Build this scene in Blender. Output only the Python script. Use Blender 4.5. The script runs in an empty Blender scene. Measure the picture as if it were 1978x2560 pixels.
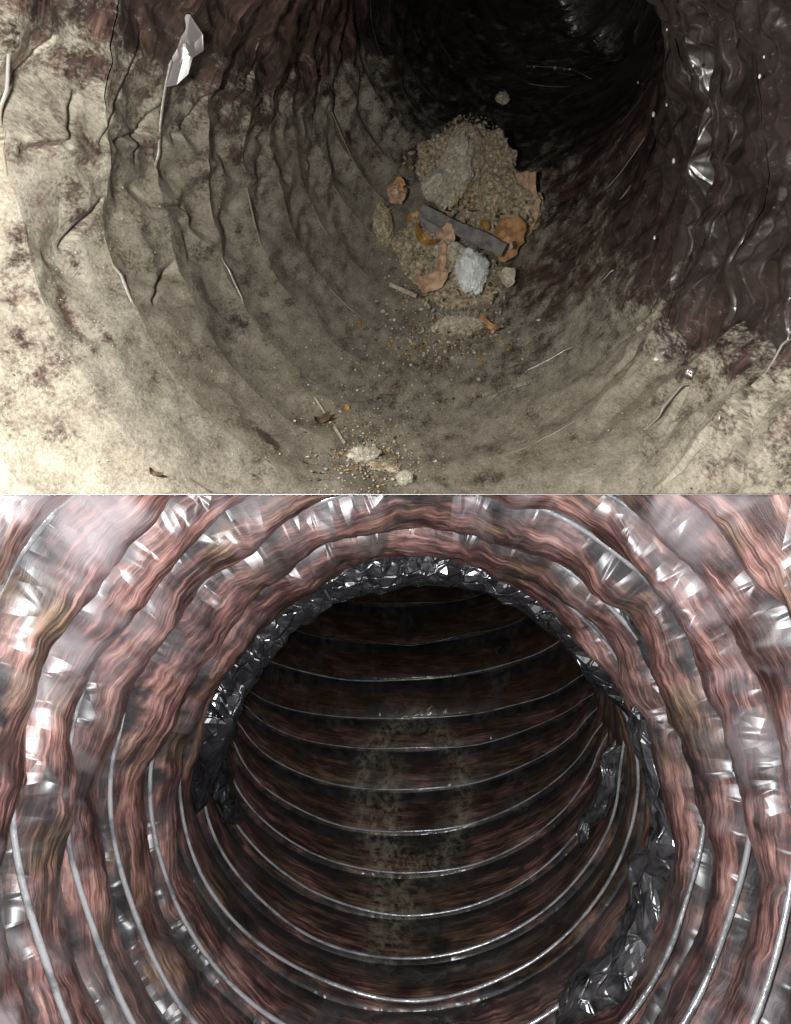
import bpy, math, random
import numpy as np
from mathutils import Vector, Matrix
from mathutils.bvhtree import BVHTree

# ------------------------------------------------------------------ camera, world, lamps, exposure
SC = bpy.context.scene
COL = SC.collection
K = 0.84                                   # tan of the half height of view
cam_d = bpy.data.cameras.new('camera')
cam = bpy.data.objects.new('camera', cam_d); COL.objects.link(cam)
cam.location = (0, 0, 0); cam.rotation_euler = (math.radians(90), 0, 0)
cam_d.sensor_fit = 'VERTICAL'; cam_d.sensor_height = 36.0
cam_d.lens = 18.0 / K
cam_d.shift_y = -44.0 / 2560.0
cam_d.clip_start = 0.002; cam_d.clip_end = 20
SC.camera = cam
w = bpy.data.worlds.new('World'); SC.world = w; w.use_nodes = True
w.node_tree.nodes['Background'].inputs[0].default_value = (0.6, 0.65, 0.75, 1)
w.node_tree.nodes['Background'].inputs[1].default_value = 0.001
SC.view_settings.view_transform = 'Standard'; SC.view_settings.look = 'None'
SC.view_settings.exposure = 0; SC.view_settings.gamma = 1
SC.view_settings.use_curve_mapping = False

def lamp(name, loc, power, rad, col):
    l = bpy.data.lights.new(name, 'POINT'); l.energy = power; l.shadow_soft_size = rad; l.color = col
    o = bpy.data.objects.new(name, l); COL.objects.link(o); o.location = loc
    return o
lamp('phone_flash_upper', (-0.056, 0.050, 0.034), 4.9, 0.007, (1.0, 0.97, 0.905))
lamp('phone_flash_lower', (-0.014, 0.030, -0.018), 5.3, 0.008, (0.97, 0.98, 1.0))

# ------------------------------------------------------------------ numeric noise
def _h(ix, iy, iz, seed):
    a = (ix.astype(np.int64) * 374761393 + iy.astype(np.int64) * 668265263 + iz.astype(np.int64) * 2147483647 + seed * 1274126177) & 0xFFFFFFFF
    a = ((a ^ (a >> 13)) * 1274126177) & 0xFFFFFFFF
    a = ((a ^ (a >> 16)) * 2246822519) & 0xFFFFFFFF
    a = a ^ (a >> 15)
    return a.astype(np.float64) / 4294967295.0
def noise3(x, y, z, seed=0):               # smooth value noise, -1..1
    ix, iy, iz = np.floor(x), np.floor(y), np.floor(z)
    fx, fy, fz = x - ix, y - iy, z - iz
    fx = fx * fx * (3 - 2 * fx); fy = fy * fy * (3 - 2 * fy); fz = fz * fz * (3 - 2 * fz)
    out = 0
    for dx in (0, 1):
        for dy in (0, 1):
            for dz in (0, 1):
                wgt = (fx if dx else 1 - fx) * (fy if dy else 1 - fy) * (fz if dz else 1 - fz)
                out = out + wgt * _h(ix + dx, iy + dy, iz + dz, seed)
    return out * 2 - 1
def fbm(x, y, z, oct_=3, seed=0):
    o, a, s = 0, 1.0, 0
    for i in range(oct_):
        o = o + a * noise3(x * 2 ** i, y * 2 ** i, z * 2 ** i, seed + i * 17); s += a; a *= .5
    return o / s
def crumple(u, v, per, seed=0):            # folded, faceted sheet: linear on triangles, periodic in u
    iu, iv = np.floor(u), np.floor(v); fu, fv = u - iu, v - iv
    z = np.zeros_like(iu)
    def H(a, b): return _h(np.mod(a, per), b, z, seed)
    h00, h10, h01, h11 = H(iu, iv), H(iu + 1, iv), H(iu, iv + 1), H(iu + 1, iv + 1)
    diag = _h(np.mod(iu, per), iv, z + 5, seed) > .5
    a = np.where(fu + fv < 1, h00 + (h10 - h00) * fu + (h01 - h00) * fv,
                 h11 + (h01 - h11) * (1 - fu) + (h10 - h11) * (1 - fv))
    b = np.where(fu > fv, h00 + (h10 - h00) * fu + (h11 - h10) * fv, h00 + (h01 - h00) * fv + (h11 - h01) * fu)
    return np.where(diag, a, b) * 2 - 1
def sstep(a, b, x):
    t = np.clip((x - a) / (b - a), 0, 1); return t * t * (3 - 2 * t)

# ------------------------------------------------------------------ object helpers
def tag(o, label=None, cat=None, group=None, kind=None):
    if label: o['label'] = label
    if cat: o['category'] = cat
    if group: o['group'] = group
    if kind: o['kind'] = kind
    return o
def empty(name, loc=(0, 0, 0)):
    o = bpy.data.objects.new(name, None); o.empty_display_size = .02
    COL.objects.link(o); o.location = loc; return o
def grid_mesh(name, P, mat, parent=None, side=0, attrs=None, wrap=False, smooth=True, flip=False):
    """P (n, m, 3) grid -> mesh. side +1 keeps z>0, -1 keeps z<0 (the cut at the added divider)."""
    n, m = P.shape[:2]
    V = P.reshape(-1, 3).copy()
    i = np.arange(n - 1)[:, None] * m; j = np.arange(m if wrap else m - 1)[None, :]; jn = (j + 1) % m
    F = np.stack([i + j, i + jn, i + m + jn, i + m + j], -1).reshape(-1, 4)
    if flip: F = F[:, ::-1]
    if side:
        ins = (V[:, 2] * side) > 0.00012
        F = F[ins[F].any(1)]
        V[~ins, 2] = 0.00012 * side
    if len(F) == 0: return None
    used = np.zeros(len(V), bool); used[F.ravel()] = True
    idx = np.cumsum(used) - 1; F = idx[F]; V = V[used]
    me = bpy.data.meshes.new(name)
    me.vertices.add(len(V)); me.vertices.foreach_set('co', V.astype(np.float32).ravel())
    me.loops.add(len(F) * 4); me.loops.foreach_set('vertex_index', F.astype(np.int32).ravel())
    me.polygons.add(len(F)); me.polygons.foreach_set('loop_start', np.arange(0, len(F) * 4, 4, dtype=np.int32))
    me.polygons.foreach_set('loop_total', np.full(len(F), 4, dtype=np.int32))
    me.polygons.foreach_set('use_smooth', np.full(len(F), bool(smooth)))
    for an, A in (attrs or {}).items():
        at = me.attributes.new(an, 'FLOAT_VECTOR', 'POINT')
        at.data.foreach_set('vector', A.reshape(-1, 3)[used].astype(np.float32).ravel())
    me.update(calc_edges=True); me.validate()
    me.materials.append(mat)
    o = bpy.data.objects.new(name, me); COL.objects.link(o)
    if parent is not None: o.parent = parent; o.matrix_parent_inverse = Matrix.Translation(-parent.location)
    return o

# ------------------------------------------------------------------ node helpers
class NT:
    def __init__(s, name):
        s.m = bpy.data.materials.new(name); s.m.use_nodes = True; s.t = s.m.node_tree; s.t.nodes.clear()
        s.out = s.t.nodes.new('ShaderNodeOutputMaterial')
    def n(s, typ, ins=None, **kw):
        nd = s.t.nodes.new(typ)
        for k, v in kw.items(): setattr(nd, k, v)
        for k, v in (ins or {}).items(): s.set(nd.inputs[k], v)
        return nd
    def set(s, sock, v):
        if isinstance(v, bpy.types.NodeSocket): s.t.links.new(v, sock)
        else: sock.default_value = v
    def math(s, op, a, b=None, clamp=False):
        nd = s.n('ShaderNodeMath', operation=op, use_clamp=clamp); s.set(nd.inputs[0], a)
        if b is not None: s.set(nd.inputs[1], b)
        return nd.outputs[0]
    def attr(s, name): return s.n('ShaderNodeAttribute', attribute_name=name).outputs['Vector']
    def sep(s, v): return s.n('ShaderNodeSeparateXYZ', {0: v}).outputs
    def comb(s, x, y, z): return s.n('ShaderNodeCombineXYZ', {0: x, 1: y, 2: z}).outputs[0]
    def noise(s, vec, scale, detail=3, rough=.55, dist=0.0):
        return s.n('ShaderNodeTexNoise', {'Vector': vec, 'Scale': scale, 'Detail': detail, 'Roughness': rough, 'Distortion': dist}).outputs['Fac']
    def ramp(s, fac, stops, interp='LINEAR'):
        nd = s.n('ShaderNodeValToRGB', {0: fac}); cr = nd.color_ramp; cr.interpolation = interp
        while len(cr.elements) > 1: cr.elements.remove(cr.elements[-1])
        cr.elements[0].position = stops[0][0]; cr.elements[0].color = (*stops[0][1], 1)
        for p, c in stops[1:]:
            e = cr.elements.new(p); e.color = (*c, 1)
        return nd.outputs[0]
    def maprange(s, v, a, b, c=0.0, d=1.0):
        nd = s.n('ShaderNodeMapRange', {0: v, 1: a, 2: b, 3: c, 4: d}); nd.interpolation_type = 'SMOOTHSTEP'; return nd.outputs[0]
    def mix(s, f, a, b):
        nd = s.n('ShaderNodeMix', data_type='RGBA'); s.set(nd.inputs[0], f)
        s.set(nd.inputs[6], a if isinstance(a, bpy.types.NodeSocket) else (*a, 1))
        s.set(nd.inputs[7], b if isinstance(b, bpy.types.NodeSocket) else (*b, 1))
        return nd.outputs[2]
    def bump(s, h, strength, dist, normal=None):
        d = {'Height': h, 'Strength': strength, 'Distance': dist}
        if normal is not None: d['Normal'] = normal
        return s.n('ShaderNodeBump', d).outputs[0]
    def bsdf(s, **kw):
        nd = s.n('ShaderNodeBsdfPrincipled')
        for k, v in kw.items():
            k = k.replace('_', ' ')
            if isinstance(v, tuple) and len(v) == 3: v = (*v, 1)
            s.set(nd.inputs[k], v)
        return nd.outputs[0]
    def done(s, sh): s.t.links.new(sh, s.out.inputs[0]); return s.m

def facets(t, cyl, scale, strength, ridge=.35, squash=(1, 1, 1)):
    """normals of a crumpled film: flat random facets meeting in fine raised creases; also a random value per facet"""
    v = t.n('ShaderNodeVectorMath', {0: cyl, 1: squash}, operation='MULTIPLY').outputs[0]
    wn = t.n('ShaderNodeTexNoise', {'Vector': cyl, 'Scale': scale * .6, 'Detail': 2.0}).outputs['Color']
    v = t.n('ShaderNodeVectorMath', {0: wn, 1: (.5 / scale,) * 3, 2: v}, operation='MULTIPLY_ADD').outputs[0]
    tot = t.n('ShaderNodeNewGeometry').outputs['Normal']; rnd = None; b = None
    for sc, st in ((scale, strength), (scale * 2.3, strength * .6)):
        c = t.n('ShaderNodeTexVoronoi', {'Vector': v, 'Scale': sc}, feature='F1').outputs['Color']
        if rnd is None: rnd = c
        d = t.n('ShaderNodeVectorMath', {0: c, 1: (.5, .5, .5)}, operation='SUBTRACT').outputs[0]
        tot = t.n('ShaderNodeVectorMath', {0: d, 1: (st, st, st), 2: tot}, operation='MULTIPLY_ADD').outputs[0]
    tot = t.n('ShaderNodeVectorMath', {0: tot}, operation='NORMALIZE').outputs[0]
    e = t.n('ShaderNodeTexVoronoi', {'Vector': v, 'Scale': scale * 1.3}, feature='DISTANCE_TO_EDGE').outputs['Distance']
    tot = t.bump(t.maprange(e, .10, .0), ridge, .0012, tot)
    return tot, t.sep(rnd)

def fibre_colour(t, cyl, kfine=300.0, fine_tan=False):
    """streaky fibreglass seen through film: maroon, pink and tan strands running round the duct"""
    x, y, z = t.sep(cyl)
    wob = t.noise(cyl, 60, 3, .6)
    z2 = t.math('ADD', z, t.math('MULTIPLY', t.math('SUBTRACT', wob, .5), .0030))
    def streak(a, b, det, rough):
        return t.noise(t.comb(t.math('MULTIPLY', x, a), t.math('MULTIPLY', y, a), t.math('MULTIPLY', z2, b)), 1.0, det, rough)
    s1 = streak(55, 1500, 4, .7); s2 = streak(36, 560, 3, .6); s3 = streak(30, 120, 3, .6)
    s = t.math('ADD', t.math('ADD', t.math('MULTIPLY', s1, .34), t.math('MULTIPLY', s2, .33)), t.math('MULTIPLY', s3, .33))
    pink = t.ramp(s, [(.38, (.010, .005, .005)), (.46, (.050, .024, .021)), (.52, (.17, .080, .069)), (.58, (.35, .185, .158)), (.66, (.58, .38, .33))])
    tan = t.ramp(s, [(.38, (.008, .005, .004)), (.46, (.036, .022, .015)), (.52, (.11, .070, .046)), (.59, (.25, .165, .108)), (.68, (.44, .32, .235))])
    big = t.noise(cyl, 20, 3)
    col = t.mix(t.maprange(big, .40, .56) if fine_tan else t.maprange(big, .50, .66), pink, tan)
    pd = t.noise(t.comb(t.math('MULTIPLY', x, 28), t.math('MULTIPLY', y, 28), t.math('MULTIPLY', z, 75)), 1.0, 3, .55)
    return t.mix(t.math('MULTIPLY', t.maprange(pd, .54, .32), .80), col, (.016, .009, .008)), s

def m_clean(name='pink_fibreglass_under_clear_film', deep=0):
    t = NT(name); cyl = t.attr('cyl'); par = t.attr('par')
    phi, tt, f = t.sep(par)
    col, s = fibre_colour(t, cyl, fine_tan=bool(deep))
    if deep: col = t.mix((.10, .26, .52, .80)[deep], col, (.022, .012, .005))  # shade of the throat painted in: lining colour darkens with each depth step
    n1 = t.noise(cyl, 70, 4, .6); n2 = t.noise(cyl, 24, 3, .6)
    # black jacket film plus painted groove shade beside every wire; odd film patches
    ff = t.math('ADD', f, t.math('ADD', t.math('MULTIPLY', t.math('SUBTRACT', n1, .5), .45), t.math('MULTIPLY', t.math('SUBTRACT', n2, .5), .5)))
    seam = t.math('MAXIMUM', t.maprange(ff, *((.60, .82) if deep else (.64, .80))), t.maprange(ff, .10, -.02))
    patch = t.maprange(n2, .58, .66)
    dark = t.math('MAXIMUM', t.math('MULTIPLY', seam, .94), t.math('MULTIPLY', patch, .78))
    blk = t.ramp(n1, [(.35, (.007, .006, .007)), (.7, (.040, .036, .038))])
    col = t.mix(dark, col, blk)
    fn, rnd = facets(t, cyl, 46.0, .50 if not deep else .22, .30, (1, 1, .6))
    hz = t.maprange(t.math('ADD', rnd[0], t.math('MULTIPLY', t.noise(cyl, 30, 2), .5)), .95, 1.35)
    col = t.mix(t.math('MULTIPLY', t.math('MULTIPLY', hz, t.maprange(t.noise(cyl, 140, 3), .3, .7)), .10 if deep else .22), col, (.30, .27, .28))
    if not deep:                           # milky highlights painted into the film colour, mostly on the loose first turns
        cl = t.math('MULTIPLY', t.maprange(t.noise(cyl, 26, 3, .6, .4), .47, .66), t.maprange(tt, -2.0, -5.0, .06, .42))
        col = t.mix(cl, col, (.52, .45, .46))
    # grey-green film of old dust left along the bottom, ring shaped
    sx, sy, sz = t.sep(t.attr('marks'))
    res = t.math('MULTIPLY', sx, t.maprange(t.noise(cyl, 150, 5, .7), .38, .66))
    col = t.mix(t.math('MULTIPLY', res, .75), col, (.26, .235, .165))
    b = t.bump(s, .7, .0016)
    return t.done(t.bsdf(Base_Color=col, Roughness=.5, Normal=b, Specular_IOR_Level=.35, Coat_Weight=(.5 if deep else 1.0),
                         Coat_Roughness=(.22 if deep else .34), Coat_Normal=fn, Coat_IOR=1.5))

def m_dusty():
    t = NT('dust_covered_duct_film'); cyl = t.attr('cyl'); par = t.attr('par'); mk = t.attr('marks')
    phi, tt, f = t.sep(par)
    col, s = fibre_colour(t, cyl, 240.0)
    col = t.mix(.62, col, (.055, .040, .035))
    amount, bare, film = t.sep(mk)  # film: black film plus the painted far-end darkness
    n_big = t.noise(cyl, 24, 4, .6); n_mid = t.noise(cyl, 85, 5, .68); n_fin = t.noise(cyl, 700, 4, .75)
    nz = t.sep(t.n('ShaderNodeNewGeometry').outputs['Normal'])[2]
    d = t.math('ADD', t.math('MULTIPLY', t.math('SUBTRACT', n_big, .5), .9), t.math('MULTIPLY', t.math('SUBTRACT', n_mid, .5), 2.0))
    d = t.math('ADD', d, t.math('MULTIPLY', t.math('SUBTRACT', n_fin, .5), 1.3))
    d = t.math('ADD', d, t.math('MULTIPLY', nz, .30))
    d = t.math('ADD', d, amount)
    d = t.math('SUBTRACT', d, t.math('MULTIPLY', bare, 1.1))
    mask = t.math('MULTIPLY', t.maprange(d, .06, .68), .97)
    dustc = t.ramp(t.math('ADD', t.math('MULTIPLY', n_mid, .5), t.math('MULTIPLY', n_fin, .5)),
                   [(.34, (.16, .14, .11)), (.46, (.27, .243, .195)), (.55, (.37, .34, .28)), (.68, (.52, .485, .41))])
    filmc = t.mix(film, col, t.ramp(n_mid, [(.3, (.006, .005, .005)), (.7, (.036, .031, .032))]))  # black film colour, also paints the far-end darkness
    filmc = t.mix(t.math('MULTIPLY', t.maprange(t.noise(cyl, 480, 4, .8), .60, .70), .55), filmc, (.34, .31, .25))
    b = t.bump(n_mid, .35, .002); b = t.bump(n_fin, .8, .0007, b)
    cb, rnd = facets(t, cyl, 60.0, .45, .30, (.6, .6, 1.4))
    sh1 = t.bsdf(Base_Color=filmc, Roughness=.45, Normal=cb, Coat_Weight=.8, Coat_Roughness=.24, Coat_Normal=cb)
    sh2 = t.bsdf(Base_Color=dustc, Roughness=.95, Normal=b, Specular_IOR_Level=.25)
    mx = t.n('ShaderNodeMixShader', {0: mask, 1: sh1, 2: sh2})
    return t.done(mx.outputs[0])

def m_wire(name, base, rough, dusty=False):
    t = NT(name); cyl = t.attr('cyl')
    n = t.noise(cyl, 60, 4, .65)
    b = t.bump(t.noise(cyl, 260, 3), .4, .001)
    if not dusty:
        col = t.mix(t.maprange(n, .45, .62), base, tuple(c * .45 for c in base))
        return t.done(t.bsdf(Base_Color=col, Metallic=.35, Roughness=rough, Normal=b, Coat_Weight=.8, Coat_Roughness=.2))
    sh1 = t.bsdf(Base_Color=base, Roughness=rough, Normal=b, Coat_Weight=.9, Coat_Roughness=.12)
    sh2 = t.bsdf(Base_Color=(.25, .215, .16), Roughness=.95, Normal=b)
    gl = t.sep(t.attr('marks'))[2]
    m = t.maprange(t.math('SUBTRACT', t.noise(cyl, 34, 4, .6), t.math('MULTIPLY', gl, .6)), .10, .34)
    return t.done(t.n('ShaderNodeMixShader', {0: m, 1: sh1, 2: sh2}).outputs[0])

def m_black_film(name='black_crumpled_film', base=(.006, .0065, .008), hi=(.030, .032, .036), rough=.2):
    t = NT(name); cyl = t.attr('cyl')
    n = t.noise(cyl, 90, 4, .6)
    col = t.ramp(n, [(.35, base), (.68, hi)])
    fn, rnd = facets(t, cyl, 55.0, .38, .45)
    return t.done(t.bsdf(Base_Color=col, Roughness=rough + .05, Normal=fn, Specular_IOR_Level=.6, Coat_Weight=1.0, Coat_Roughness=.23, Coat_Normal=fn))

def m_simple(name, stops, rough=.85, scale=200, bump=.4, sheen=0.0, coat=0.0):
    t = NT(name); v = t.n('ShaderNodeTexCoord').outputs['Object']
    n = t.noise(v, scale, 5, .65)
    b = t.bump(n, bump, .001)
    return t.done(t.bsdf(Base_Color=t.ramp(n, stops), Roughness=rough, Normal=b, Sheen_Weight=sheen, Coat_Weight=coat, Coat_Roughness=.2))

# ------------------------------------------------------------------ duct centre lines (metres, camera at the origin)
# ring number: x, y, z of the ring's centre, tilt up and turn right of its axis in degrees
UP = {-6: (.000, .015, .020, 10, 0), -5: (.004, .070, .044, 10, 0), -4: (.008, .120, .067, 10, 0), -3: (.013, .172, .091, 11, 0),
      -2: (.0185, .224, .114, 12, 0), -1: (.0226, .277, .137, 15, 1), 0: (.026, .336, .160, 20, 3), 1: (.034, .385, .188, 24, 8),
      2: (.043, .430, .222, 29, 13), 3: (.050, .470, .258, 34, 18), 4: (.058, .505, .295, 40, 22), 5: (.070, .535, .334, 46, 25),
      6: (.083, .560, .373, 52, 28), 7: (.097, .580, .413, 58, 30), 8: (.112, .597, .453, 63, 32), 9: (.129, .640, .497, 64, 34),
      10: (.148, .685, .545, 65, 35), 11: (.168, .735, .60, 66, 36), 12: (.190, .79, .66, 66, 37), 13: (.23, .84, .71, 64, 48),
      14: (.27, .88, .76, 58, 60), 15: (.32, .90, .80, 48, 72), 16: (.38, .92, .82, 34, 82), 17: (.45, .92, .83, 20, 88), 18: (.50, .92, .83, 10, 90)}
LO = {-9: (.000, .055, -.030, -12, 0), -8: (.002, .095, -.048, -12, 0), -7: (.004, .130, -.065, -12, 0), -6: (.006, .165, -.082, -12, 0),
      -5: (.008, .200, -.100, -12, 0), -4: (.009, .235, -.116, -12, 0), -3: (.010, .268, -.130, -11, 0), -2: (.011, .305, -.145, -10, 0),
      -1: (.012, .345, -.155, -8, 0), 0: (.012, .384, -.163, -4, 0), 1: (.013, .418, -.177, 4, 0), 2: (.014, .447, -.183, 12, 0),
      3: (.015, .472, -.188, 21, 0), 4: (.016, .493, -.188, 31, 0), 5: (.017, .511, -.183, 41, 0), 6: (.018, .527, -.176, 51, 0),
       7: (.019, .545, -.168, 58, 0), 8: (.020, .578, -.140, 60, 0), 9: (.021, .63, -.110, 60, 0), 10: (.022, .70, -.076, 60, 0),
       11: (.022, .78, -.036, 60, 0), 12: (.022, .87, .012, 60, 0), 13: (.022, .96, .06, 60, 0)}
R0 = 0.15; PITCH = 0.037

def spline(tab, t):
    ks = sorted(tab); A = np.array([tab[k] for k in ks], float); t = np.clip(t, ks[0], ks[-1] - 1e-6)
    i = np.floor(t).astype(int) - ks[0]; f = (t - np.floor(t))[..., None]; n = len(ks) - 1
    p0, p1, p2, p3 = A[np.clip(i - 1, 0, n)], A[np.clip(i, 0, n)], A[np.clip(i + 1, 0, n)], A[np.clip(i + 2, 0, n)]
    return .5 * (2 * p1 + (p2 - p0) * f + (2 * p0 - 5 * p1 + 4 * p2 - p3) * f ** 2 + (3 * p1 - p0 - 3 * p2 + p3) * f ** 3)
def tube_pt(tab, t, phi, r):
    S = spline(tab, t); e, a = np.radians(S[..., 3]), np.radians(S[..., 4])
    side = np.stack([np.cos(a), -np.sin(a), 0 * a], -1)
    nrm = np.stack([np.sin(a) * np.cos(e), np.cos(a) * np.cos(e), np.sin(e)], -1)
    up = np.cross(side, nrm)
    r = r[..., None]
    P = S[..., :3] + r * (np.cos(phi)[..., None] * side + np.sin(phi)[..., None] * up)
    if tab is LO:                          # the ceiling past the throat is stretched up, the duct turns there
        wl = sstep(.10, .60, np.sin(phi)) * sstep(.8, 2.2, t)
        P[..., 2] += wl * (np.maximum(P[..., 2], -.118 * P[..., 1]) - P[..., 2])
    return P
def cylc(t, phi): return np.stack([R0 * np.cos(phi), R0 * np.sin(phi), t * PITCH], -1)
def crum(t, phi, along, across, seed, warp=.25):
    """faceted folds; along = facets round the duct, across = facets per ring pitch"""
    c = cylc(t, phi)
    wx = noise3(c[..., 0] * 45, c[..., 1] * 45, c[..., 2] * 45, seed + 3); wy = noise3(c[..., 0] * 45, c[..., 1] * 45, c[..., 2] * 45, seed + 4)
    return crumple((phi / (2 * math.pi)) * along + wx * warp * 2, t * across + wy * warp * 2, along, seed)

# ---- lower duct surface
def lower_r(t, phi, f):
    c = cylc(t, phi); X, Y, Z = c[..., 0], c[..., 1], c[..., 2]
    top = sstep(-.5, .9, np.sin(phi)); near = sstep(1.5, -2.0, t)
    wobble = (.05 + .10 * top * near + .06 * near) * fbm(X * 20, Y * 20, Z * 9, 2, 11)
    ff = np.clip(f + wobble * np.sin(np.pi * f), 0, 1)
    prof = np.sin(np.pi * ff ** .72) ** .9
    lo_ = sstep(.05, -.55, np.sin(phi))
    h = (.0050 + .0105 * near - .0070 * near * lo_) * (1 + .35 * noise3(X * 25, Y * 25, Z * 20, 5))
    sag = .024 * top * np.exp(-((t + .1) / 2.2) ** 2)
    r = R0 + .0045 - h * prof - sag
    amp = .12 + .88 * near
    env = .35 + .65 * prof
    r = r + amp * env * (.0034 * crum(t, phi, 30, 1.0, 21) + .0017 * crum(t, phi, 84, 2.4, 22) + .0005 * crum(t, phi, 200, 5.0, 23))
    r = r + .0020 * near * fbm(X * 30, Y * 30, Z * 14, 2, 31)
    return r
# ---- upper duct surface
def upper_r(t, phi, f):
    c = cylc(t, phi); X, Y, Z = c[..., 0], c[..., 1], c[..., 2]
    bottom = sstep(.1, -.85, np.sin(phi + .15)); wall = 1 - bottom; pinch = 1 - .96 * sstep(15.2, 16.6, t)
    prof = np.sin(np.pi * np.clip(f + .08 * wall * fbm(X * 22, Y * 22, Z * 20, 2, 41), 0, 1))
    h = .0010 + .0036 * wall
    r = R0 + h * prof
    # diagonal folds of loose film on the walls
    ph2 = phi + 0.30 * t
    r = r + wall * .0058 * crumple(ph2 / (2 * math.pi) * 30 + .5 * noise3(X * 30, Y * 30, Z * 30, 47), t * .8, 30, 42)
    rt = sstep(-.1, .6, np.cos(phi)) * sstep(-.95, -.5, np.sin(phi))
    r = r + rt * .0060 * crumple((phi + .16 * t) / (2 * math.pi) * 12 + .6 * noise3(X * 20, Y * 20, Z * 20, 48), t * 3.6 + .8 * noise3(X * 25, Y * 25, Z * 25, 50), 12, 49)
    r = r + rt * .0050 * crumple((phi + .30 * t) / (2 * math.pi) * 22, t * 1.4, 22, 53)
    r = r + (.3 + .7 * wall) * (.0040 * crum(t, phi, 50, 1.6, 43) + .0027 * crum(t, phi, 130, 3.6, 44)) * (.25 + .75 * prof)
    r = r * pinch
    for (ta, pa, tb, pb, dep, wd) in CR:   # sharp creases pressed into the film
        ax, ay = pa * R0, ta * .05; bx, by = pb * R0 - ax, tb * .05 - ay
        px = (np.mod(phi - pa + math.pi, 2 * math.pi) - math.pi) * R0; py = t * .05 - ay
        L = bx * bx + by * by + 1e-9; q = (px * bx + py * by) / L; qc = np.clip(q, 0, 1)
        d = np.hypot(px - qc * bx, py - qc * by) + .0010 * noise3(X * 90, Y * 90, Z * 90, 57)
        side = np.sign(px * by - py * bx)
        taper = np.sin(np.pi * np.clip(qc * .9 + .05, 0, 1)) ** .5
        r = r + dep * taper * (np.exp(-(d / wd) ** 2) - .22 * np.exp(-((d - 2.2 * wd) / (1.5 * wd)) ** 2) * (side > 0))
    r = r + bottom * .0022 * fbm(X * 45, Y * 45, Z * 45, 4, 45)
    r = r + wall * .004 * fbm(X * 60, Y * 60, Z * 35, 3, 46)
    return r

T0 = 1.5 * math.pi     # bottom of the duct; rings are turns of one helix, joined at the top
def ang(n): return np.linspace(.5 * math.pi, 2.5 * math.pi, n)
def band(tab, k, nf, nphi, rfun):
    f = np.linspace(0, 1, nf)[:, None]; phi = ang(nphi)[None, :]
    f, phi = np.broadcast_arrays(f, phi)
    t = k + f + (phi - T0) / (2 * math.pi)
    r = rfun(t, phi, f)
    return tube_pt(tab, t, phi, r), t, phi, f

def base_bvh(tab, t0, t1, side):
    tt = np.linspace(t0, t1, 260)[:, None]; ph = np.linspace(0, 2 * math.pi, 361)[None, :]
    tt, ph = np.broadcast_arrays(tt, ph)
    P = tube_pt(tab, tt, ph, np.full(tt.shape, R0)); n, m = tt.shape
    V = P.reshape(-1, 3); i = (np.arange(n - 1)[:, None] * m + np.arange(m - 1)[None, :]).ravel()
    F = np.stack([i, i + 1, i + m + 1, i + m], -1)
    keep = (V[F].mean(1)[:, 2] * side) > 0
    return BVHTree.FromPolygons([tuple(v) for v in V], F[keep].tolist()), V, tt.ravel(), ph.ravel()
BV_U = base_bvh(UP, -5, 16.5, 1); BV_L = base_bvh(LO, -8, 12, -1)
KP = K / 1280.0
def at(px, py, which='U'):
    """where the sight line through a point of the photo meets a duct wall: position, wall normal, ring number, angle"""
    bv, V, T, PH = BV_U if which == 'U' else BV_L
    d = Vector(((px - 989) * KP, 1, (1236 - py) * KP)).normalized()
    loc, nrm, idx, dist = bv.ray_cast(Vector((0, 0, 0)), d)
    if loc is None: return None
    if nrm.dot(d) > 0: nrm = -nrm
    q = np.argmin(((V - np.array(loc)) ** 2).sum(1))
    return loc, nrm, T[q], PH[q]

S_ = 1.1725     # view-of-photo pixels to photo pixels
bare_spots = [(580, 935, 1.1, .055), (565, 915, .6, .03), (38, 650, .5, .04), (60, 720, .45, .04), (80, 640, .4, .03), (175, 700, .6, .06), (240, 715, .55, .05),
              (150, 640, .6, .05), (30, 480, .5, .04), (120, 760, .5, .05), (180, 480, .5, .03), (750, 290, 1.2, .06), (100, 800, .4, .05),
              (590, 340, .9, .04), (1560, 790, .7, .05), (320, 1010, .5, .02), (190, 560, .5, .05), (1100, 775, .6, .03)]
SP = []
for (a, b, s, rr) in bare_spots:
    hit = at(a * S_, b * S_)
    if hit: SP.append((hit[2], hit[3] % (2 * math.pi), s, rr))
def marks_upper(t, phi):
    c = cylc(t, phi)
    sn = np.sin(phi); cs = np.cos(phi)
    # dust lies thick on the floor, thins up the walls; the right wall is nearly bare film
    amt = -.62 + 1.02 * sstep(.75, -.50, sn + .62 * cs)
    amt = amt - .62 * sstep(.0, .5, cs) * sstep(-.62, .40, sn) - .70 * sstep(5.5, 11.0, t) + .30 * sstep(.2, .7, cs) * sstep(-.15, -.5, sn) * sstep(2.5, .5, t)  # dust also drops toward the far end, painting in its loss of light
    amt = amt - .35 * sstep(-.2, .4, cs) * sstep(1.5, 4.5, t)
    amt = amt + .24 * sstep(-.2, -1.0, cs) * sstep(.75, .1, sn)
    bare = np.zeros_like(t)
    for (ts, ps, s, rr) in SP:
        dphi = (np.mod(phi - ps + math.pi, 2 * math.pi) - math.pi)
        q = (dphi * R0 / (rr * .14)) ** 2 + ((t - ts) * PITCH / (rr * .06)) ** 2
        bare = bare + .8 * s * np.exp(-q * 1.2)
    film = np.maximum(sstep(-.2, .4, cs) * sstep(-.85, -.1, sn) * .70 + .14, .80 * sstep(6, 11, t))  # far-end darkness put into the colour as black film
    return np.stack([amt, bare, film], -1)
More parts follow.
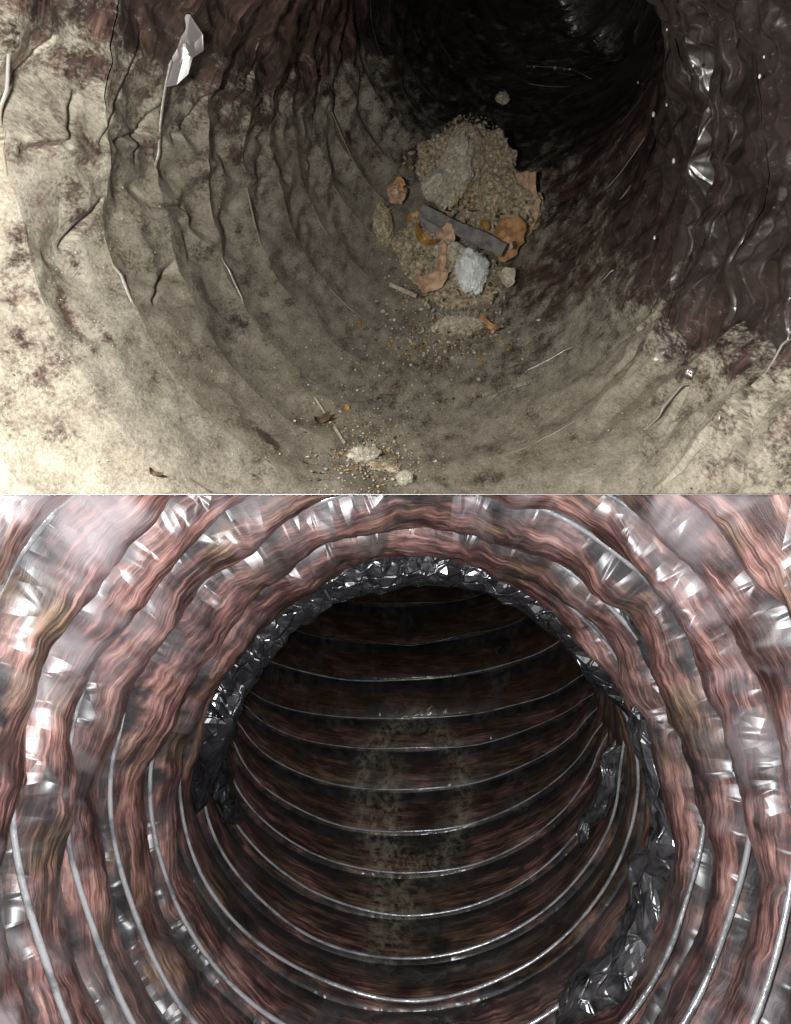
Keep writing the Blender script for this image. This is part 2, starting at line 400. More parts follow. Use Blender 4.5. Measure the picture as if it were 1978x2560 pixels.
def marks_lower(t, phi):
    p = np.mod(phi, 2 * math.pi) - 1.5 * math.pi
    x = p * R0
    ell = np.sqrt((x / .050) ** 2 + ((t - 5.0) / 1.9) ** 2)
    ringy = np.exp(-((ell - 1) / .22) ** 2) * .9
    trail = np.exp(-((x + .022) / .013) ** 2) * sstep(.2, 1.5, t) * sstep(7, 4.5, t)
    tail = np.exp(-((x + .012) / .022) ** 2) * np.exp(-((t - 2.2) / .9) ** 2)
    return np.stack([np.clip(ringy + trail + tail, 0, 1.2), 0 * t, 0 * t], -1)

CR = []
for ln in [[(1525, 690), (1460, 800), (1392, 925)], [(1615, 700), (1590, 860), (1568, 1040)], [(1685, 560), (1645, 740), (1560, 900), (1400, 1048)],
           [(1480, 560), (1400, 660), (1330, 720)], [(1600, 440), (1560, 560), (1510, 680)], [(1660, 330), (1640, 450), (1600, 560)],
           [(310, 80), (250, 190), (190, 300)], [(400, 170), (330, 260), (290, 340)], [(170, 200), (120, 300), (60, 330)], [(480, 180), (430, 260), (380, 290)],
           [(230, 300), (330, 290)], [(330, 440), (400, 445)], [(130, 100), (60, 210), (20, 260)], [(370, 560), (330, 640)], [(210, 420), (160, 520)], [(560, 130), (500, 250)], [(1000, 840), (1130, 815)]]:
    hs = [at(a * S_, b * S_) for a, b in ln]; hs = [h for h in hs if h]
    for h, g in zip(hs, hs[1:]):
        pb = h[3] + ((g[3] - h[3] + math.pi) % (2 * math.pi) - math.pi)
        CR.append((h[2], h[3], g[2], pb, .0042, .0013))
M_CLEAN = m_clean(); M_DEEPS = [m_clean('brown_fibreglass_painted_shade', 1), m_clean('fibreglass_painted_deep_shade', 2), m_clean('fibreglass_painted_deepest_shade', 3)]; M_DUST = m_dusty()  # M_DEEPS: one lining in three painted shades, darkest deepest in
M_WIRE = m_wire('steel_wire_wrapped_in_film', (.46, .455, .46), .20)
M_WIREF = m_wire('wire_painted_shade', (.10, .10, .10), .3)  # wire colour darkened to stand for shade far down both ducts
M_WIRED = m_wire('wire_under_dusty_film', (.30, .28, .26), .2, True)
M_BLACK = m_black_film()
M_GREY = m_black_film('grey_smoky_film', (.012, .012, .013), (.085, .083, .087), .25)

# ------------------------------------------------------------------ the two ducts
upper = tag(empty('dusty_flexible_duct', (.01, .07, .044)), 'upper flexible air duct seen from inside, brown ribbed lining caked in tan dust and lint', 'air duct')
lower = tag(empty('clean_flexible_duct', (.004, .13, -.065)), 'lower cleaned flexible air duct, shiny pink and brown ribbed lining with bare wire rings', 'air duct')

for k in range(-5, 17):
    near = k < 1
    P, t, phi, f = band(UP, k, 54 if near else (34 if k < 6 else 22), 1000 if k < 6 else 640, upper_r)
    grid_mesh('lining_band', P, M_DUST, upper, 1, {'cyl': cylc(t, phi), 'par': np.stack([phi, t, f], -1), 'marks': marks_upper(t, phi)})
for k in range(-8, 12):
    near = k < 1
    P, t, phi, f = band(LO, k, 60 if near else (38 if k < 7 else 24), 1100 if near else 700, lower_r)
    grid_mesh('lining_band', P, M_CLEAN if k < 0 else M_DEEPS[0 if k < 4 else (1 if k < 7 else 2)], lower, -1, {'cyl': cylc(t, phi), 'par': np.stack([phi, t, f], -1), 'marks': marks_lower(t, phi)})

def wire_turn(tab, k, r_fun, rad, mat, parent, side, marks, nphi=420, nc=10, name='wire_turn'):
    phi = ang(nphi)[:, None]; a = np.linspace(0, 2 * math.pi, nc, endpoint=False)[None, :]
    phi, a = np.broadcast_arrays(phi, a)
    t = k + (phi - T0) / (2 * math.pi)
    c = cylc(t, phi)
    t = t + .07 * noise3(c[..., 0] * 14, c[..., 1] * 14, c[..., 2] * 30, 67) * (1 if tab is LO else 0)
    lump = 1 + .22 * fbm(c[..., 0] * 80, c[..., 1] * 80, c[..., 2] * 80, 2, 61 + k)
    q = rad * lump
    r = r_fun(t, phi) + q * np.cos(a) + .0012 * noise3(c[..., 0] * 18, c[..., 1] * 18, c[..., 2] * 18, 66)
    P = tube_pt(tab, t + q * np.sin(a) / PITCH, phi, r)
    grid_mesh(name, P, mat, parent, side, {'cyl': c + np.stack([0 * a, 0 * a, .002 * a], -1), 'marks': marks(t, phi)}, wrap=True)
def wr_low(t, phi):
    top = sstep(-.45, .1, np.sin(phi)); near = sstep(1.5, -2, t)
    return .014 * sstep(-.15, .25, np.sin(phi)) * sstep(.6, 1.6, t) * sstep(9, 7, t) + R0 - .0020 - .0030 * near + .008 * top * near - .024 * sstep(-.5, .9, np.sin(phi)) * np.exp(-((t + .1) / 2.2) ** 2)
GL = []
for (a, b, ln) in [(245, 290, 150), (385, 300, 80), (283, 620, 70), (440, 660, 120), (300, 140, 110), (1190, 885, 90), (1165, 800, 90), (1430, 850, 60), (1662, 620, 90), (1645, 790, 110), (535, 590, 60), (1290, 560, 40), (110, 130, 130)]:
    hit = at(a * S_, b * S_)
    if hit: GL.append((round(hit[2]) + 0.0 * ln, hit[2], hit[3] % (2 * math.pi), ln * .000769 * hit[0].length / R0 / 2))
def glint(t, phi):
    g = np.zeros_like(t)
    for (_, ts, ps, hw) in GL:
        dphi = np.mod(phi - ps + math.pi, 2 * math.pi) - math.pi
        g = np.maximum(g, sstep(hw * 1.5, hw * .8, np.abs(dphi)) * (np.abs(t - ts) < .5))
    return g
def marks_wire(t, phi):
    m = marks_upper(t, phi); m[..., 2] = glint(t, phi); return m
def wr_up(t, phi):
    c = cylc(t, phi)
    g = glint(t, phi)
    return R0 + .0004 - .0010 * g + (1 - g) * (.0012 + .009 * sstep(-.2, .3, np.cos(phi)) * sstep(-.7, -.3, np.sin(phi)) + .003 * sstep(.0, .4, np.sin(phi)) + .0020 * np.clip(noise3(c[..., 0] * 24, c[..., 1] * 24, c[..., 2] * 24, 71), -.6, 1))
    sink = .0016 * sstep(-.1, .5, np.cos(phi)) * sstep(-.5, 0, np.sin(phi)) + .0008 * sstep(.2, -.8, np.sin(phi))
    return R0 + .0006 + sink + .0022 * noise3(c[..., 0] * 24, c[..., 1] * 24, c[..., 2] * 24, 71)
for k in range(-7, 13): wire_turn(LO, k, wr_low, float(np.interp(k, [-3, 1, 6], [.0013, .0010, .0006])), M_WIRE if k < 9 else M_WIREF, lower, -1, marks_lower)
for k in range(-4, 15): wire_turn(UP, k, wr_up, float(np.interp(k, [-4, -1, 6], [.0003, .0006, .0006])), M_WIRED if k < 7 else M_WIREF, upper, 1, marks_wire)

def film_roll(name, tc, ph0, ph1, rout, halfr, halft, mat, parent, seed, nphi=0, nc=22, amp=1.0, twist=0.0):
    """puckered roll of loose film lying round part of a ring"""
    nphi = int(abs(ph1 - ph0) * .32) + 4; nc = 12
    u = np.linspace(0, 1, nphi)[:, None]; a = np.linspace(0, 2 * math.pi, nc, endpoint=False)[None, :]
    u, a = np.broadcast_arrays(u, a); rs = np.random.RandomState(seed)
    ju = rs.uniform(-.42, .42, u.shape); ju[0] = ju[-1] = 0
    u = np.clip(u + ju / nphi, 0, 1); a = a + rs.uniform(-.42, .42, a.shape) * 2 * math.pi / nc
    phi = math.radians(ph0) + (math.radians(ph1) - math.radians(ph0)) * u
    end = np.clip(np.minimum(u, 1 - u) / .10, 0, 1) ** .5
    c = np.stack([R0 * np.cos(phi), R0 * np.sin(phi), .02 * a + seed], -1)
    A = halfr(u) * end; B = halft(u) * end
    per = 4096
    cr = 1.0 * crumple(u * (ph1 - ph0) / 9 + .2 * noise3(c[..., 0] * 90, c[..., 1] * 90, a, seed), a / (2 * math.pi) * 7, per, seed)
    cr2 = crumple(u * (ph1 - ph0) / 3.5 + .2 * noise3(c[..., 0] * 150, c[..., 1] * 150, a, seed + 1), a / (2 * math.pi) * 12, per, seed + 5)
    cr3 = crumple(u * (ph1 - ph0) / 1.5, a / (2 * math.pi) * 22, per, seed + 7)
    # keep the seam of the section closed
    wclose = 1.0
    disp = 1 + amp * (.22 * fbm(u * abs(ph1 - ph0) / 8, np.cos(a) * 1.6, np.sin(a) * 1.6, 2, seed) + rs.uniform(-.15, .15, u.shape))
    wav = .25 * noise3(u * 9, 0 * u, 0 * u, seed + 9)
    r = rout(u) - A + A * disp * np.cos(a)
    t = tc(u) + (B * disp * np.sin(a)) / PITCH + wav
    P = tube_pt(LO, t, phi, r)
    return grid_mesh(name, P, mat, parent, -1, {'cyl': c, 'marks': 0 * c}, wrap=True, smooth=False)

def I(xs, ys): return lambda u: np.interp(u, xs, ys)
# the black puckered collar round the throat (from lower left over the top to lower right)
film_roll('black_collar', I([0, .3, .6, 1], [.6, .35, .3, -.1]), 196, 4, I([0, .2, .5, .75, 1], [.152, .152, .128, .144, .156]),
          I([0, .15, .45, .55, .75, 1], [.013, .0185, .0125, .0125, .0155, .017]), I([0, 1], [.012, .012]), M_BLACK, lower, 301, amp=.75)
film_roll('silver_film_strip', I([0, .3, .6, 1], [-.2, -.9, -1.0, -.9]), 22, -62, I([0, .3, .7, 1], [.158, .162, .160, .157]),
          I([0, .2, .6, 1], [.012, .015, .013, .009]), I([0, 1], [.013, .011]), M_GREY, lower, 401, amp=.9)
film_roll('film_flap', I([0, 1], [1.5, 1.9]), 178, 208, I([0, 1], [.150, .150]), I([0, 1], [.009, .005]), I([0, 1], [.016, .010]), M_BLACK, lower, 501, 260, 48, .5)
film_roll('film_flap', I([0, 1], [1.5, 1.9]), 2, -34, I([0, 1], [.150, .150]), I([0, 1], [.009, .005]), I([0, 1], [.010, .008]), M_GREY, lower, 601, 260, 48, .5)
film_roll('film_flap', I([0, 1], [-1.2, -1.9]), 52, -4, I([0, 1], [.152, .157]), I([0, .5, 1], [.004, .009, .006]), I([0, 1], [.015, .013]), M_GREY, lower, 701, 300, 48, .4)

# ------------------------------------------------------------------ added divider between the two ducts, stops each flash lighting the other
t = NT('added_divider_grey'); M_DIV = t.done(t.bsdf(Base_Color=t.ramp(t.noise(t.n('ShaderNodeTexCoord').outputs['Object'], 40), [(.4, (.05, .05, .05)), (.6, (.08, .08, .08))]), Roughness=.8))
def divider():  # builds the added light divider
    h = .00009; ys = (.012, .99, 1.0); vs = []
    for x in (-.42, .42):
        vs += [(x, ys[0], 0), (x, ys[1], h), (x, ys[2], h), (x, ys[2], -h), (x, ys[1], -h)]
    fs = [(0, 1, 6, 5), (1, 2, 7, 6), (2, 3, 8, 7), (3, 4, 9, 8), (4, 0, 5, 9), (4, 3, 2, 1, 0), (5, 6, 7, 8, 9)]
    me = bpy.data.meshes.new('added_light_divider'); me.from_pydata(vs, [], fs); me.materials.append(M_DIV)
    o = bpy.data.objects.new('added_light_divider', me); COL.objects.link(o)
    tag(o, 'added thin grey sheet keeping light from crossing between the upper and lower duct', 'added light blocker')
divider()

# ------------------------------------------------------------------ debris in the upper duct
rng = random.Random(7)
M_LINT = m_simple('grey_brown_lint', [(.32, (.10, .078, .050)), (.5, (.36, .295, .20)), (.68, (.72, .64, .49))], .95, 260, .8, .3)
M_PALE = m_simple('pale_lint', [(.3, (.22, .20, .15)), (.52, (.54, .50, .40)), (.72, (.82, .78, .68))], .9, 300, .8, .3)
M_FLUFF = m_simple('white_fluff', [(.3, (.62, .66, .66)), (.6, (.86, .90, .90))], .95, 160, .4, .6)
M_WOOD = m_simple('grey_weathered_wood', [(.3, (.09, .085, .08)), (.6, (.24, .225, .22))], .8, 120, .5)
M_LEAF = m_simple('orange_dry_leaf', [(.3, (.26, .13, .06)), (.6, (.60, .33, .15))], .6, 150, .4, 0, .2)
M_TANLF = m_simple('tan_leaf', [(.3, (.28, .17, .10)), (.6, (.66, .45, .31))], .65, 150, .4, 0, .1)
M_AMBER = m_simple('amber_crumb', [(.3, (.20, .10, .02)), (.6, (.48, .27, .07))], .5, 200, .4, 0, .4)
M_DARK = m_simple('dark_brown_scrap', [(.3, (.03, .02, .014)), (.6, (.10, .065, .04))], .7, 200, .5)
M_CRUMB = m_simple('tan_grit', [(.3, (.22, .18, .13)), (.6, (.50, .45, .36))], .8, 300, .5)

def frame(nrm, rot):
    n = nrm.normalized(); u = Vector((0, 0, 1)) - n * n.z
    u = u.normalized() if u.length > 1e-4 else Vector((0, 1, 0))
    r = u.cross(n)                        # to the right as seen from the camera side
    M = Matrix((r, u, n)).transposed()
    return M @ Matrix.Rotation(rot, 3, 'Z')
_ico = {}
def ico(sub):
    if sub not in _ico:
        import bmesh
        bm = bmesh.new(); bmesh.ops.create_icosphere(bm, subdivisions=sub, radius=1)
        bm.verts.ensure_lookup_table()
        _ico[sub] = (np.array([v.co[:] for v in bm.verts]), [[v.index for v in f.verts] for f in bm.faces]); bm.free()
    return _ico[sub]
def link_mesh(name, V, F, mat, loc, rot, parent=None, smooth=False):
    me = bpy.data.meshes.new(name); me.from_pydata([tuple(v) for v in V], [], F); me.materials.append(mat)
    if smooth: me.polygons.foreach_set('use_smooth', [True] * len(me.polygons))
    o = bpy.data.objects.new(name, me); COL.objects.link(o)
    o.matrix_world = Matrix.Translation(loc) @ rot.to_4x4()
    if parent is not None:
        o.parent = parent; o.matrix_parent_inverse = parent.matrix_world.inverted()
    return o
def lump_verts(sx, sy, sz, seed, sub=4, rough=.35, fr=2.2):
    V, F = ico(sub); x, y, z = V.T
    n = fbm(x * fr + 9, y * fr + seed, z * fr, 4, seed); n2 = np.abs(fbm(x * fr * 3, y * fr * 3, z * fr * 3 + seed, 3, seed + 5))
    V = V * (1 + rough * n - rough * .6 * n2)[:, None]
    return V * np.array([sx, sy, sz]), F
def fibres(n, sx, sy, sz, seed, ln=.010, rad=.00011):
    ln = min(ln, .45 * max(sx, sy))
    r = random.Random(seed); V, F = [], []
    for _ in range(n):
        th, ph = r.uniform(0, 6.28), math.acos(r.uniform(-.2, 1))
        d = Vector((math.sin(ph) * math.cos(th), math.sin(ph) * math.sin(th), math.cos(ph)))
        p = Vector((d.x * sx, d.y * sy, d.z * sz)) * .85
        v = (d + Vector((r.uniform(-1, 1), r.uniform(-1, 1), r.uniform(-1, 1))) * .9).normalized(); L = ln * r.uniform(.4, 1.3); pts = [p]
        for i in range(5):
            v = (v + Vector((r.uniform(-1, 1), r.uniform(-1, 1), r.uniform(-1, 1))) * .5).normalized(); pts.append(pts[-1] + v * L / 5); v = (v + Vector((math.sin(i * 2.1 + L * 9e3), math.cos(i * 1.7 + L * 7e3), .4)) * .6).normalized()
        b = len(V)
        for q in pts:
            for a in range(3): V.append(q + Vector((math.cos(a * 2.09), math.sin(a * 2.09), .3 * (a == 1))) * rad)
        for i in range(5):
            for a in range(3): F.append((b + i * 3 + a, b + i * 3 + (a + 1) % 3, b + i * 3 + 3 + (a + 1) % 3, b + i * 3 + 3 + a))
    return V, F
SURF = BV_U
def place(vx, vy, lift=0.0):
    loc, nrm, tt, ph = at(vx * S_, vy * S_)
    return loc + nrm * lift, nrm, loc.length
def clump(vx, vy, wpx, hpx, depth, mat, label, cat, seed, lift=.004, rot=0, fib=120, sub=5, name='lint_clump', group=None, rough=.4):
    loc, nrm, dist = place(vx, vy, lift)
    s = 0.000769 * dist * .92
    nn = (nrm * .6 + (-loc.normalized()) * .4).normalized()
    M = frame(nn, rot)
    V, F = lump_verts(wpx * s / 2, hpx * s / 2, depth, seed, sub, rough)
    o = link_mesh(name, V, F, mat, loc, M, smooth=False)
    tag(o, label, cat, group)
    if fib:
        fib = int(fib * (3 if wpx > 100 else 1.2))
        V, F = fibres(fib, wpx * s / 2, hpx * s / 2, depth, seed, .005 if 'fluff' in name else .010)
        c = link_mesh('loose_fibres', V, F, mat, loc, M, o); c['kind'] = 'stuff'
    return o
G = 'debris heaped on the floor of the upper duct'
clump(985, 400, 200, 235, .042, M_LINT, 'largest mass of brown-grey lint at the top of the debris heap', 'lint', 11, .008, .2, 500, 6, group=G)
clump(1060, 470, 190, 200, .036, M_LINT, 'brown lint mass at the right side of the debris heap behind the curled leaf', 'lint', 12, .006, .5, 260, 5, group=G)
clump(900, 560, 130, 170, .020, M_LINT, 'brown lint mass at the left side of the heap beside the dark orange scrap', 'lint', 13, .004, .1, 220, 5, group=G)
clump(985, 620, 200, 170, .020, M_LINT, 'brown lint mass under the white fluff ball', 'lint', 14, .002, 0, 260, 5, group=G)
clump(945, 435, 62, 150, .018, M_PALE, 'long pale cream tuft lying diagonally in the middle of the heap', 'lint', 15, .044, -.35, 600, 5, group=G)
clump(905, 455, 70, 55, .014, M_PALE, 'smaller pale tuft left of the long cream tuft', 'lint', 16, .038, .4, 300, 4, group=G)
clump(1008, 640, 66, 84, .016, M_FLUFF, 'soft white ball of fluff near the bottom of the debris heap', 'fluff', 17, .030, 0, 1500, 5, 'fluff_ball', G, .55)
clump(960, 585, 95, 50, .014, M_PALE, 'grey-white tuft just above the white fluff ball', 'lint', 18, .022, -.3, 100, 4, group=G)
clump(975, 705, 110, 48, .010, M_PALE, 'pale crumbly lint at the foot of the debris heap', 'lint', 19, .004, .1, 160, 5, group=G)
clump(828, 432, 40, 44, .010, M_TANLF, 'small cream and orange scrap standing alone left of the heap', 'scrap', 20, .016, .4, 20, 4, 'debris_scrap', G)
clump(812, 490, 44, 110, .008, M_LINT, 'faint grey dust lump at the left edge of the heap', 'lint', 21, .004, 0, 60, 4, group=G)
clump(1066, 228, 26, 26, .005, M_PALE, 'small round dust ball hanging above the debris heap', 'dust ball', 22, .012, 0, 30, 4, 'dust_ball')
clump(770, 978, 80, 42, .006, M_PALE, 'cream crumbly lint clod near the added divider below the dark bare patch', 'lint', 23, .002, .2, 120, 5)
clump(862, 1026, 40, 26, .005, M_PALE, 'small yellowish-white clod at the lower end of the crumb trail', 'lint', 24, .002, 0, 40, 4)
clump(820, 1000, 70, 24, .003, M_LINT, 'thin grey lint wisp between the two pale clods', 'lint', 25, .001, -.3, 90, 4)

def sheet(vx, vy, wpx, hpx, rot, mat, label, cat, lift, seed, curl=.5, thick=.0006, name='leaf_scrap', group=G, tilt=0.0, ragged=.18):
    """small curled plate with thickness and a ragged outline"""
    loc, nrm, dist = place(vx, vy, lift); s = .000769 * dist * .93
    nn = (nrm * .4 + (-loc.normalized()) * .6).normalized()
    M = frame(nn, rot) @ Matrix.Rotation(tilt, 3, 'Y')
    n, m = 18, 26; r = np.linspace(0, 1, n)[:, None]; a = np.linspace(0, 2 * math.pi, m, endpoint=False)[None, :]
    r, a = np.broadcast_arrays(r, a)
    rag = 1 + ragged * fbm(np.cos(a) * 2.2, np.sin(a) * 2.2, 0 * a + seed, 3, seed) * 2
    x = r * np.cos(a) * rag * wpx * s / 2; y = r * np.sin(a) * rag * hpx * s / 2
    wv = min(wpx, hpx) * s / 2
    z = curl * (x * x) / wv * .9 + .25 * wv * fbm(x / wv * 1.3, y / wv * 1.3, 0 * x + seed, 2, seed + 1)
    V = np.concatenate([np.stack([x, y, z], -1).reshape(-1, 3), np.stack([x, y, z - thick], -1).reshape(-1, 3)])
    F = []; q = n * m
    for i in range(n - 1):
        for j in range(m):
            k = (j + 1) % m
            F.append((i * m + j, i * m + m + j, i * m + m + k, i * m + k)); F.append((q + i * m + k, q + i * m + m + k, q + i * m + m + j, q + i * m + j))
    e = (n - 1) * m
    for j in range(m): k = (j + 1) % m; F.append((e + j, q + e + j, q + e + k, e + k))
    o = link_mesh(name, V, F, mat, loc, M, smooth=True)
    return tag(o, label, cat, group)
sheet(1122, 455, 66, 100, .15, M_TANLF, 'large curled brown leaf piece at the upper right edge of the heap', 'leaf', .022, 31, .7)
sheet(1152, 475, 14, 56, -.25, M_TANLF, 'thin upright tan sliver right of the large curled leaf', 'leaf', .014, 32, .5)
sheet(1093, 552, 66, 88, -.2, M_LEAF, 'rounded orange-brown leaf piece on the right side of the heap beside the grey stick', 'leaf', .026, 33, -.6)
sheet(938, 560, 42, 44, .3, M_TANLF, 'peach coloured flake at the left end of the grey stick', 'flake', .032, 34, .5, name='flake')
sheet(932, 600, 20, 66, -.1, M_TANLF, 'narrow peach strip hanging below the peach flake', 'flake', .030, 35, .6, name='flake')
sheet(885, 555, 60, 20, -.65, M_AMBER, 'bright orange narrow scrap at the left of the heap', 'scrap', .026, 36, .6, name='debris_scrap')
sheet(865, 498, 34, 30, .6, M_AMBER, 'dark amber scrap at the upper left of the grey stick', 'scrap', .020, 37, .4, name='debris_scrap')
sheet(1052, 717, 58, 13, -.62, M_LEAF, 'long rust-orange sliver at the bottom right of the heap', 'scrap', .010, 38, .3, name='debris_scrap')
sheet(1092, 622, 34, 46, .2, M_PALE, 'pale yellow shell-like flake below the orange leaf', 'flake', .016, 39, .8, name='flake')
sheet(822, 422, 18, 22, .3, M_LEAF, 'tiny salmon flake on the lone scrap left of the heap', 'flake', .026, 40, .3, name='flake')
sheet(910, 640, 70, 40, .2, M_TANLF, 'dull tan flake left of the white fluff ball', 'flake', .020, 41, .4, name='flake')
sheet(1010, 395, 40, 34, .7, M_AMBER, 'small amber flake near the top of the heap', 'flake', .036, 42, .4, name='flake')
sheet(950, 478, 22, 36, .1, M_AMBER, 'golden flake just above the grey stick', 'flake', .036, 43, .4, name='flake')
sheet(680, 900, 40, 18, .3, M_DARK, 'dark amber-brown flake at the head of the crumb trail', 'flake', .002, 44, .6, name='flake', group=None)
sheet(735, 873, 16, 14, .3, M_AMBER, 'tiny amber flake right of the dark brown flake', 'flake', .002, 45, .6, name='flake', group=None)
sheet(325, 1012, 30, 10, -.5, M_DARK, 'small dark sliver lying on pale dust at the lower left', 'flake', .001, 46, .6, name='flake', group=None)

def stick(v0, v1, wid, mat, label, cat, lift, seed, th=.5, name='wood_stick', group=G):
    a, n, d0 = place(*v0, lift); b, n2, d1 = place(*v1, lift)
    ax = (b - a); L = ax.length; ax.normalize(); nn = (-(a + b)).normalized(); nn = (nn - ax * nn.dot(ax)).normalized(); sd = ax.cross(nn)
    M = Matrix((ax, sd, nn)).transposed()
    w_ = wid * .000769 * d0 * .93 / 2
    N, m = 40, 12; V = []
    for i in range(N):
        u = i / (N - 1)
        for j in range(m):
            q = 2 * math.pi * j / m
            cx, cy = abs(math.cos(q)) ** .5 * math.copysign(1, math.cos(q)), abs(math.sin(q)) ** .5 * math.copysign(1, math.sin(q))
            V.append((u * L, cx * w_ * (1 + .10 * math.sin(u * 9 + seed) + rng.uniform(-.05, .05)), cy * w_ * th * (1 + rng.uniform(-.08, .08))))
    F = [(i * m + j, i * m + (j + 1) % m, i * m + m + (j + 1) % m, i * m + m + j) for i in range(N - 1) for j in range(m)]
    F += [tuple(range(m))[::-1], tuple((N - 1) * m + j for j in range(m))]
    return tag(link_mesh(name, V, F, mat, a, M), label, cat, group)
stick((872, 495), (1090, 588), 27, M_WOOD, 'flat grey stick lying across the middle of the debris heap', 'stick', .029, 1, .22)
stick((875, 525), (925, 552), 16, M_WOOD, 'short grey stub sticking out under the flat grey stick', 'stick', .032, 2)
stick((822, 624), (882, 650), 9, M_CRUMB, 'thin pale twig pointing out of the lower left of the heap', 'twig', .010, 3, name='twig')
stick((668, 852), (690, 886), 5, M_CRUMB, 'tiny pale twig at the head of the crumb trail', 'twig', .002, 4, name='twig', group=None)
stick((710, 915), (732, 950), 7, M_CRUMB, 'short pale twig above the cream lint clod', 'twig', .002, 5, name='twig', group=None)
stick((400, 1022), (445, 1050), 3, M_DARK, 'thin dark straw lying at the lower left by the added divider', 'straw', .001, 6, name='straw', group=None)

def crumbs(name, zones, mats, label, seed):
    r = random.Random(seed); V, F, MI = [], [], []
    v0, f0 = ico(1)
    for (cx, cy, sx, sy, n, smin, smax, *lf) in zones:
        lf = lf or [0, 0]
        for _ in range(n):
            h = at((r.gauss(cx, sx)) * S_, min(r.gauss(cy, sy), 1049) * S_)
            if h is None: continue
            loc, nrm = h[0], h[1]
            q = r.uniform(smin, smax) * (r.random() ** .8 + .35) * .000769 * loc.length
            sc = np.array([r.uniform(.6, 1.4), r.uniform(.6, 1.4), r.uniform(.5, 1.1)]) * q
            b = len(V); jit = np.array([[r.uniform(.75, 1.25)] for _ in range(len(v0))])
            P = v0 * jit * sc + np.array(loc + nrm * q * .4 + nrm * r.uniform(*lf))
            V += P.tolist(); F += [[i + b for i in f] for f in f0]; MI += [r.randrange(len(mats))] * len(f0)
    me = bpy.data.meshes.new(name); me.from_pydata(V, [], F)
    for m in mats: me.materials.append(m)
    me.polygons.foreach_set('material_index', MI)
    o = bpy.data.objects.new(name, me); COL.objects.link(o)
    return tag(o, label, 'grit', None, 'stuff')
crumbs('grit', [(790, 980, 60, 32, 620, 1.0, 3.2), (735, 900, 45, 35, 200, .8, 2.4), (960, 735, 75, 26, 420, 1.0, 3.4), (870, 660, 40, 40, 160, 1.2, 3.5),
                (850, 840, 110, 90, 420, .8, 2.2), (600, 900, 280, 100, 500, .5, 1.4), (1100, 900, 200, 80, 300, .5, 1.6),
                (1400, 940, 120, 60, 160, .6, 1.6), (200, 700, 140, 180, 300, .5, 1.3)],
       [M_CRUMB, M_CRUMB, M_PALE, M_AMBER, M_DARK], 'tan and cream grit scattered along the floor of the upper duct', 5)

def heap_bits():
    r = random.Random(6); V, F, MI = [], [], []
    mats = [M_LINT, M_LINT, M_LINT, M_LINT, M_DARK, M_DARK, M_CRUMB, M_PALE, M_TANLF, M_AMBER]
    shapes = [lump_verts(1, 1, 1, 200 + k, 2, .55, 1.6) for k in range(12)]
    for (cx, cy, sx, sy, n, smin, smax, l0, l1) in [(985, 400, 105, 120, 330, 4, 17, .022, .042), (1060, 475, 90, 95, 220, 4, 17, .018, .036), (910, 560, 62, 85, 150, 4, 14, .006, .022),
            (985, 640, 95, 75, 210, 3, 13, .004, .020), (965, 712, 90, 34, 220, 2, 8, .001, .008), (870, 350, 34, 34, 16, 4, 12, .004, .012)]:
        for _ in range(n):
            a, q = r.uniform(0, 6.283), math.sqrt(r.random())
            x, y = cx + sx * q * math.cos(a), cy + sy * q * math.sin(a)
            h = at(x * S_, y * S_)
            if h is None: continue
            loc, nrm = h[0], h[1]; sz = r.uniform(smin, smax) * r.uniform(.4, 1) ** 1.5 * .000769 * loc.length * .5
            sv, sf = shapes[r.randrange(12)]; R_ = np.array(Matrix.Rotation(r.uniform(0, 6.28), 3, Vector((r.uniform(-1, 1), r.uniform(-1, 1), r.uniform(-1, 1))).normalized()))
            P = (sv * np.array([r.uniform(.7, 1.9), r.uniform(.6, 1.2), r.uniform(.3, .9)]) * sz) @ R_.T + np.array(loc + nrm * (l0 + (l1 - l0) * (1 - q * q)))
            b = len(V); V += P.tolist(); F += [[i + b for i in f] for f in sf]; MI += [r.randrange(len(mats))] * len(sf)
    me = bpy.data.meshes.new('heap_bits'); me.from_pydata(V, [], F)
    for m in mats: me.materials.append(m)
    me.polygons.foreach_set('material_index', MI)
    o = bpy.data.objects.new('heap_bits', me); COL.objects.link(o)
    tag(o, 'small brown, pale and amber bits covering the debris heap', 'grit', None, 'stuff')
heap_bits()
# dusty cobweb strand hanging at the right of the upper duct, with beads of dust on it
def strand(pts, rad, label, beads, name='cobweb_strand'):
    P = [place(x, y, l)[0] for x, y, l in pts]; Q = []
    for i in range(len(P) - 1):
        for k in range(10): Q.append(P[i].lerp(P[i + 1], k / 10) + Vector((rng.uniform(-1, 1), rng.uniform(-1, 1), rng.uniform(-1, 1))) * .0003)
    Q.append(P[-1]); V, F = [], []
    for i, q in enumerate(Q):
        for a in range(5): V.append(q + Vector((0, math.cos(a * 1.2566), math.sin(a * 1.2566))) * rad * rng.uniform(.6, 1.6))
    for i in range(len(Q) - 1):
        for a in range(5): F.append((i * 5 + a, i * 5 + (a + 1) % 5, i * 5 + 5 + (a + 1) % 5, i * 5 + 5 + a))
    o = link_mesh(name, V, F, M_CRUMB, Vector((0, 0, 0)), Matrix.Identity(3)); tag(o, label, 'cobweb')
    for k, (x, y, l, s) in enumerate(beads):
        V, F = lump_verts(s, s, s, 90 + k, 2); link_mesh('dust_bead', V, F, M_PALE, place(x, y, l)[0], Matrix.Identity(3), o)
strand([(1110, 188, .03), (1180, 202, .035), (1240, 212, .04), (1330, 240, .05)], .00035, 'dusty cobweb strand sagging toward the dark right wall of the upper duct',
       [(1128, 192, .031, .0016), (1185, 203, .035, .0022), (1215, 208, .037, .0014), (1232, 211, .039, .0013)])

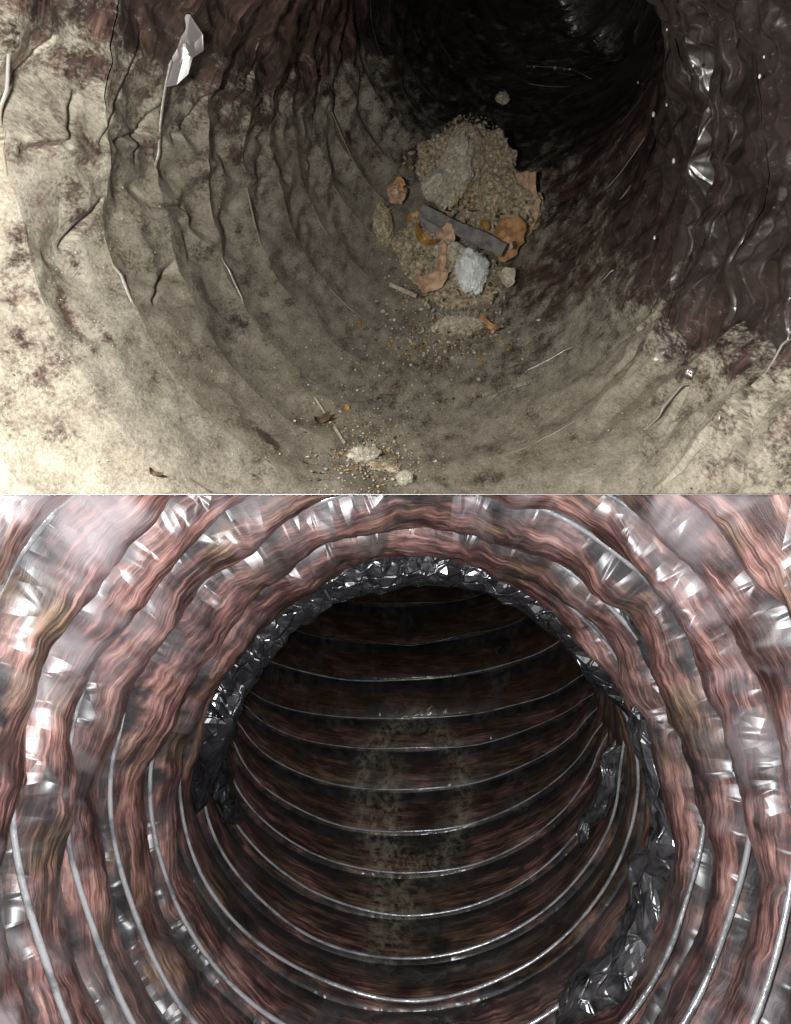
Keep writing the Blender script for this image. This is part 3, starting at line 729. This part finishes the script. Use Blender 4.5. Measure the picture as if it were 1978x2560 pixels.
# glossy pale beads added in place of glints on the right wall's bare film
tw = NT('pale_glint_bead'); M_BEAD = tw.done(tw.bsdf(Base_Color=(.75, .76, .78), Roughness=.12, Coat_Weight=1.0, Specular_IOR_Level=.8))
bd = [(1405, 243, 4), (1450, 342, 4), (1435, 220, 2.4), (1407, 510, 3.2), (1640, 155, 3), (1650, 112, 2), (1437, 52, 1.8), (1495, 130, 2.6), (1367, 180, 2)]
tagged = None
for k, (x, y, s) in enumerate(bd):
    loc, nrm, d = place(x, y, .004); q = s * .000769 * d * .8
    if tagged is None:
        V, F = ico(3); tagged = link_mesh('glint_bead', V, F, M_BEAD, loc, Matrix.Identity(3), smooth=True)
        b = tagged
    else:
        b = tagged.copy(); COL.objects.link(b)
    b.matrix_world = Matrix.Translation(loc) @ Matrix.Diagonal((q * .8, q, q * 1.5, 1))
    tag(b, 'tiny added bead in place of a glint on the bare dark film of the upper duct wall', 'bead', 'tiny added beads in place of glints on the dark film of the upper duct')

# a taut bit of clean film in the upper left that throws the flash back
def film_patch(vx, vy, pts, seed):
    loc, nrm, d = place(vx, vy, .006); L = Vector((-0.056, 0.050, 0.034))
    n = ((-loc).normalized() + (L - loc).normalized()).normalized(); M = frame(n, 0); k = .000769 * d
    V = []; F = []
    out = np.array(pts, float) * k; m = len(out); nr = 14
    for dz in (0, -.0004):
        for i in range(nr):
            for q in range(m):
                p = out[q] * (i + .001) / (nr - 1)
                V.append((p[0], p[1], dz + .0009 * float(crumple(np.array(p[0] * 90 + 3.1), np.array(p[1] * 60 + 5.7), 4096, seed))))
    H = nr * m
    for i in range(nr - 1):
        for q in range(m):
            w_ = (q + 1) % m
            F.append((i * m + q, i * m + m + q, i * m + m + w_, i * m + w_)); F.append((H + i * m + w_, H + i * m + m + w_, H + i * m + m + q, H + i * m + q))
    e = (nr - 1) * m
    for q in range(m): w_ = (q + 1) % m; F.append((e + q, H + e + q, H + e + w_, e + w_))
    t = NT('clear_taut_film'); mt = t.done(t.bsdf(Base_Color=(.035, .022, .022), Roughness=.5, Coat_Weight=.9, Coat_Roughness=.30, Specular_IOR_Level=.3))
    o = link_mesh('film_patch', V, F, mt, loc, M, upper); return o
film_patch(168, 62, [(-22, 62), (8, 66), (34, 40), (36, 12), (16, -4), (8, -34), (-14, -58), (-34, -66), (-22, -20), (-28, 10), (-12, 30)], 3)
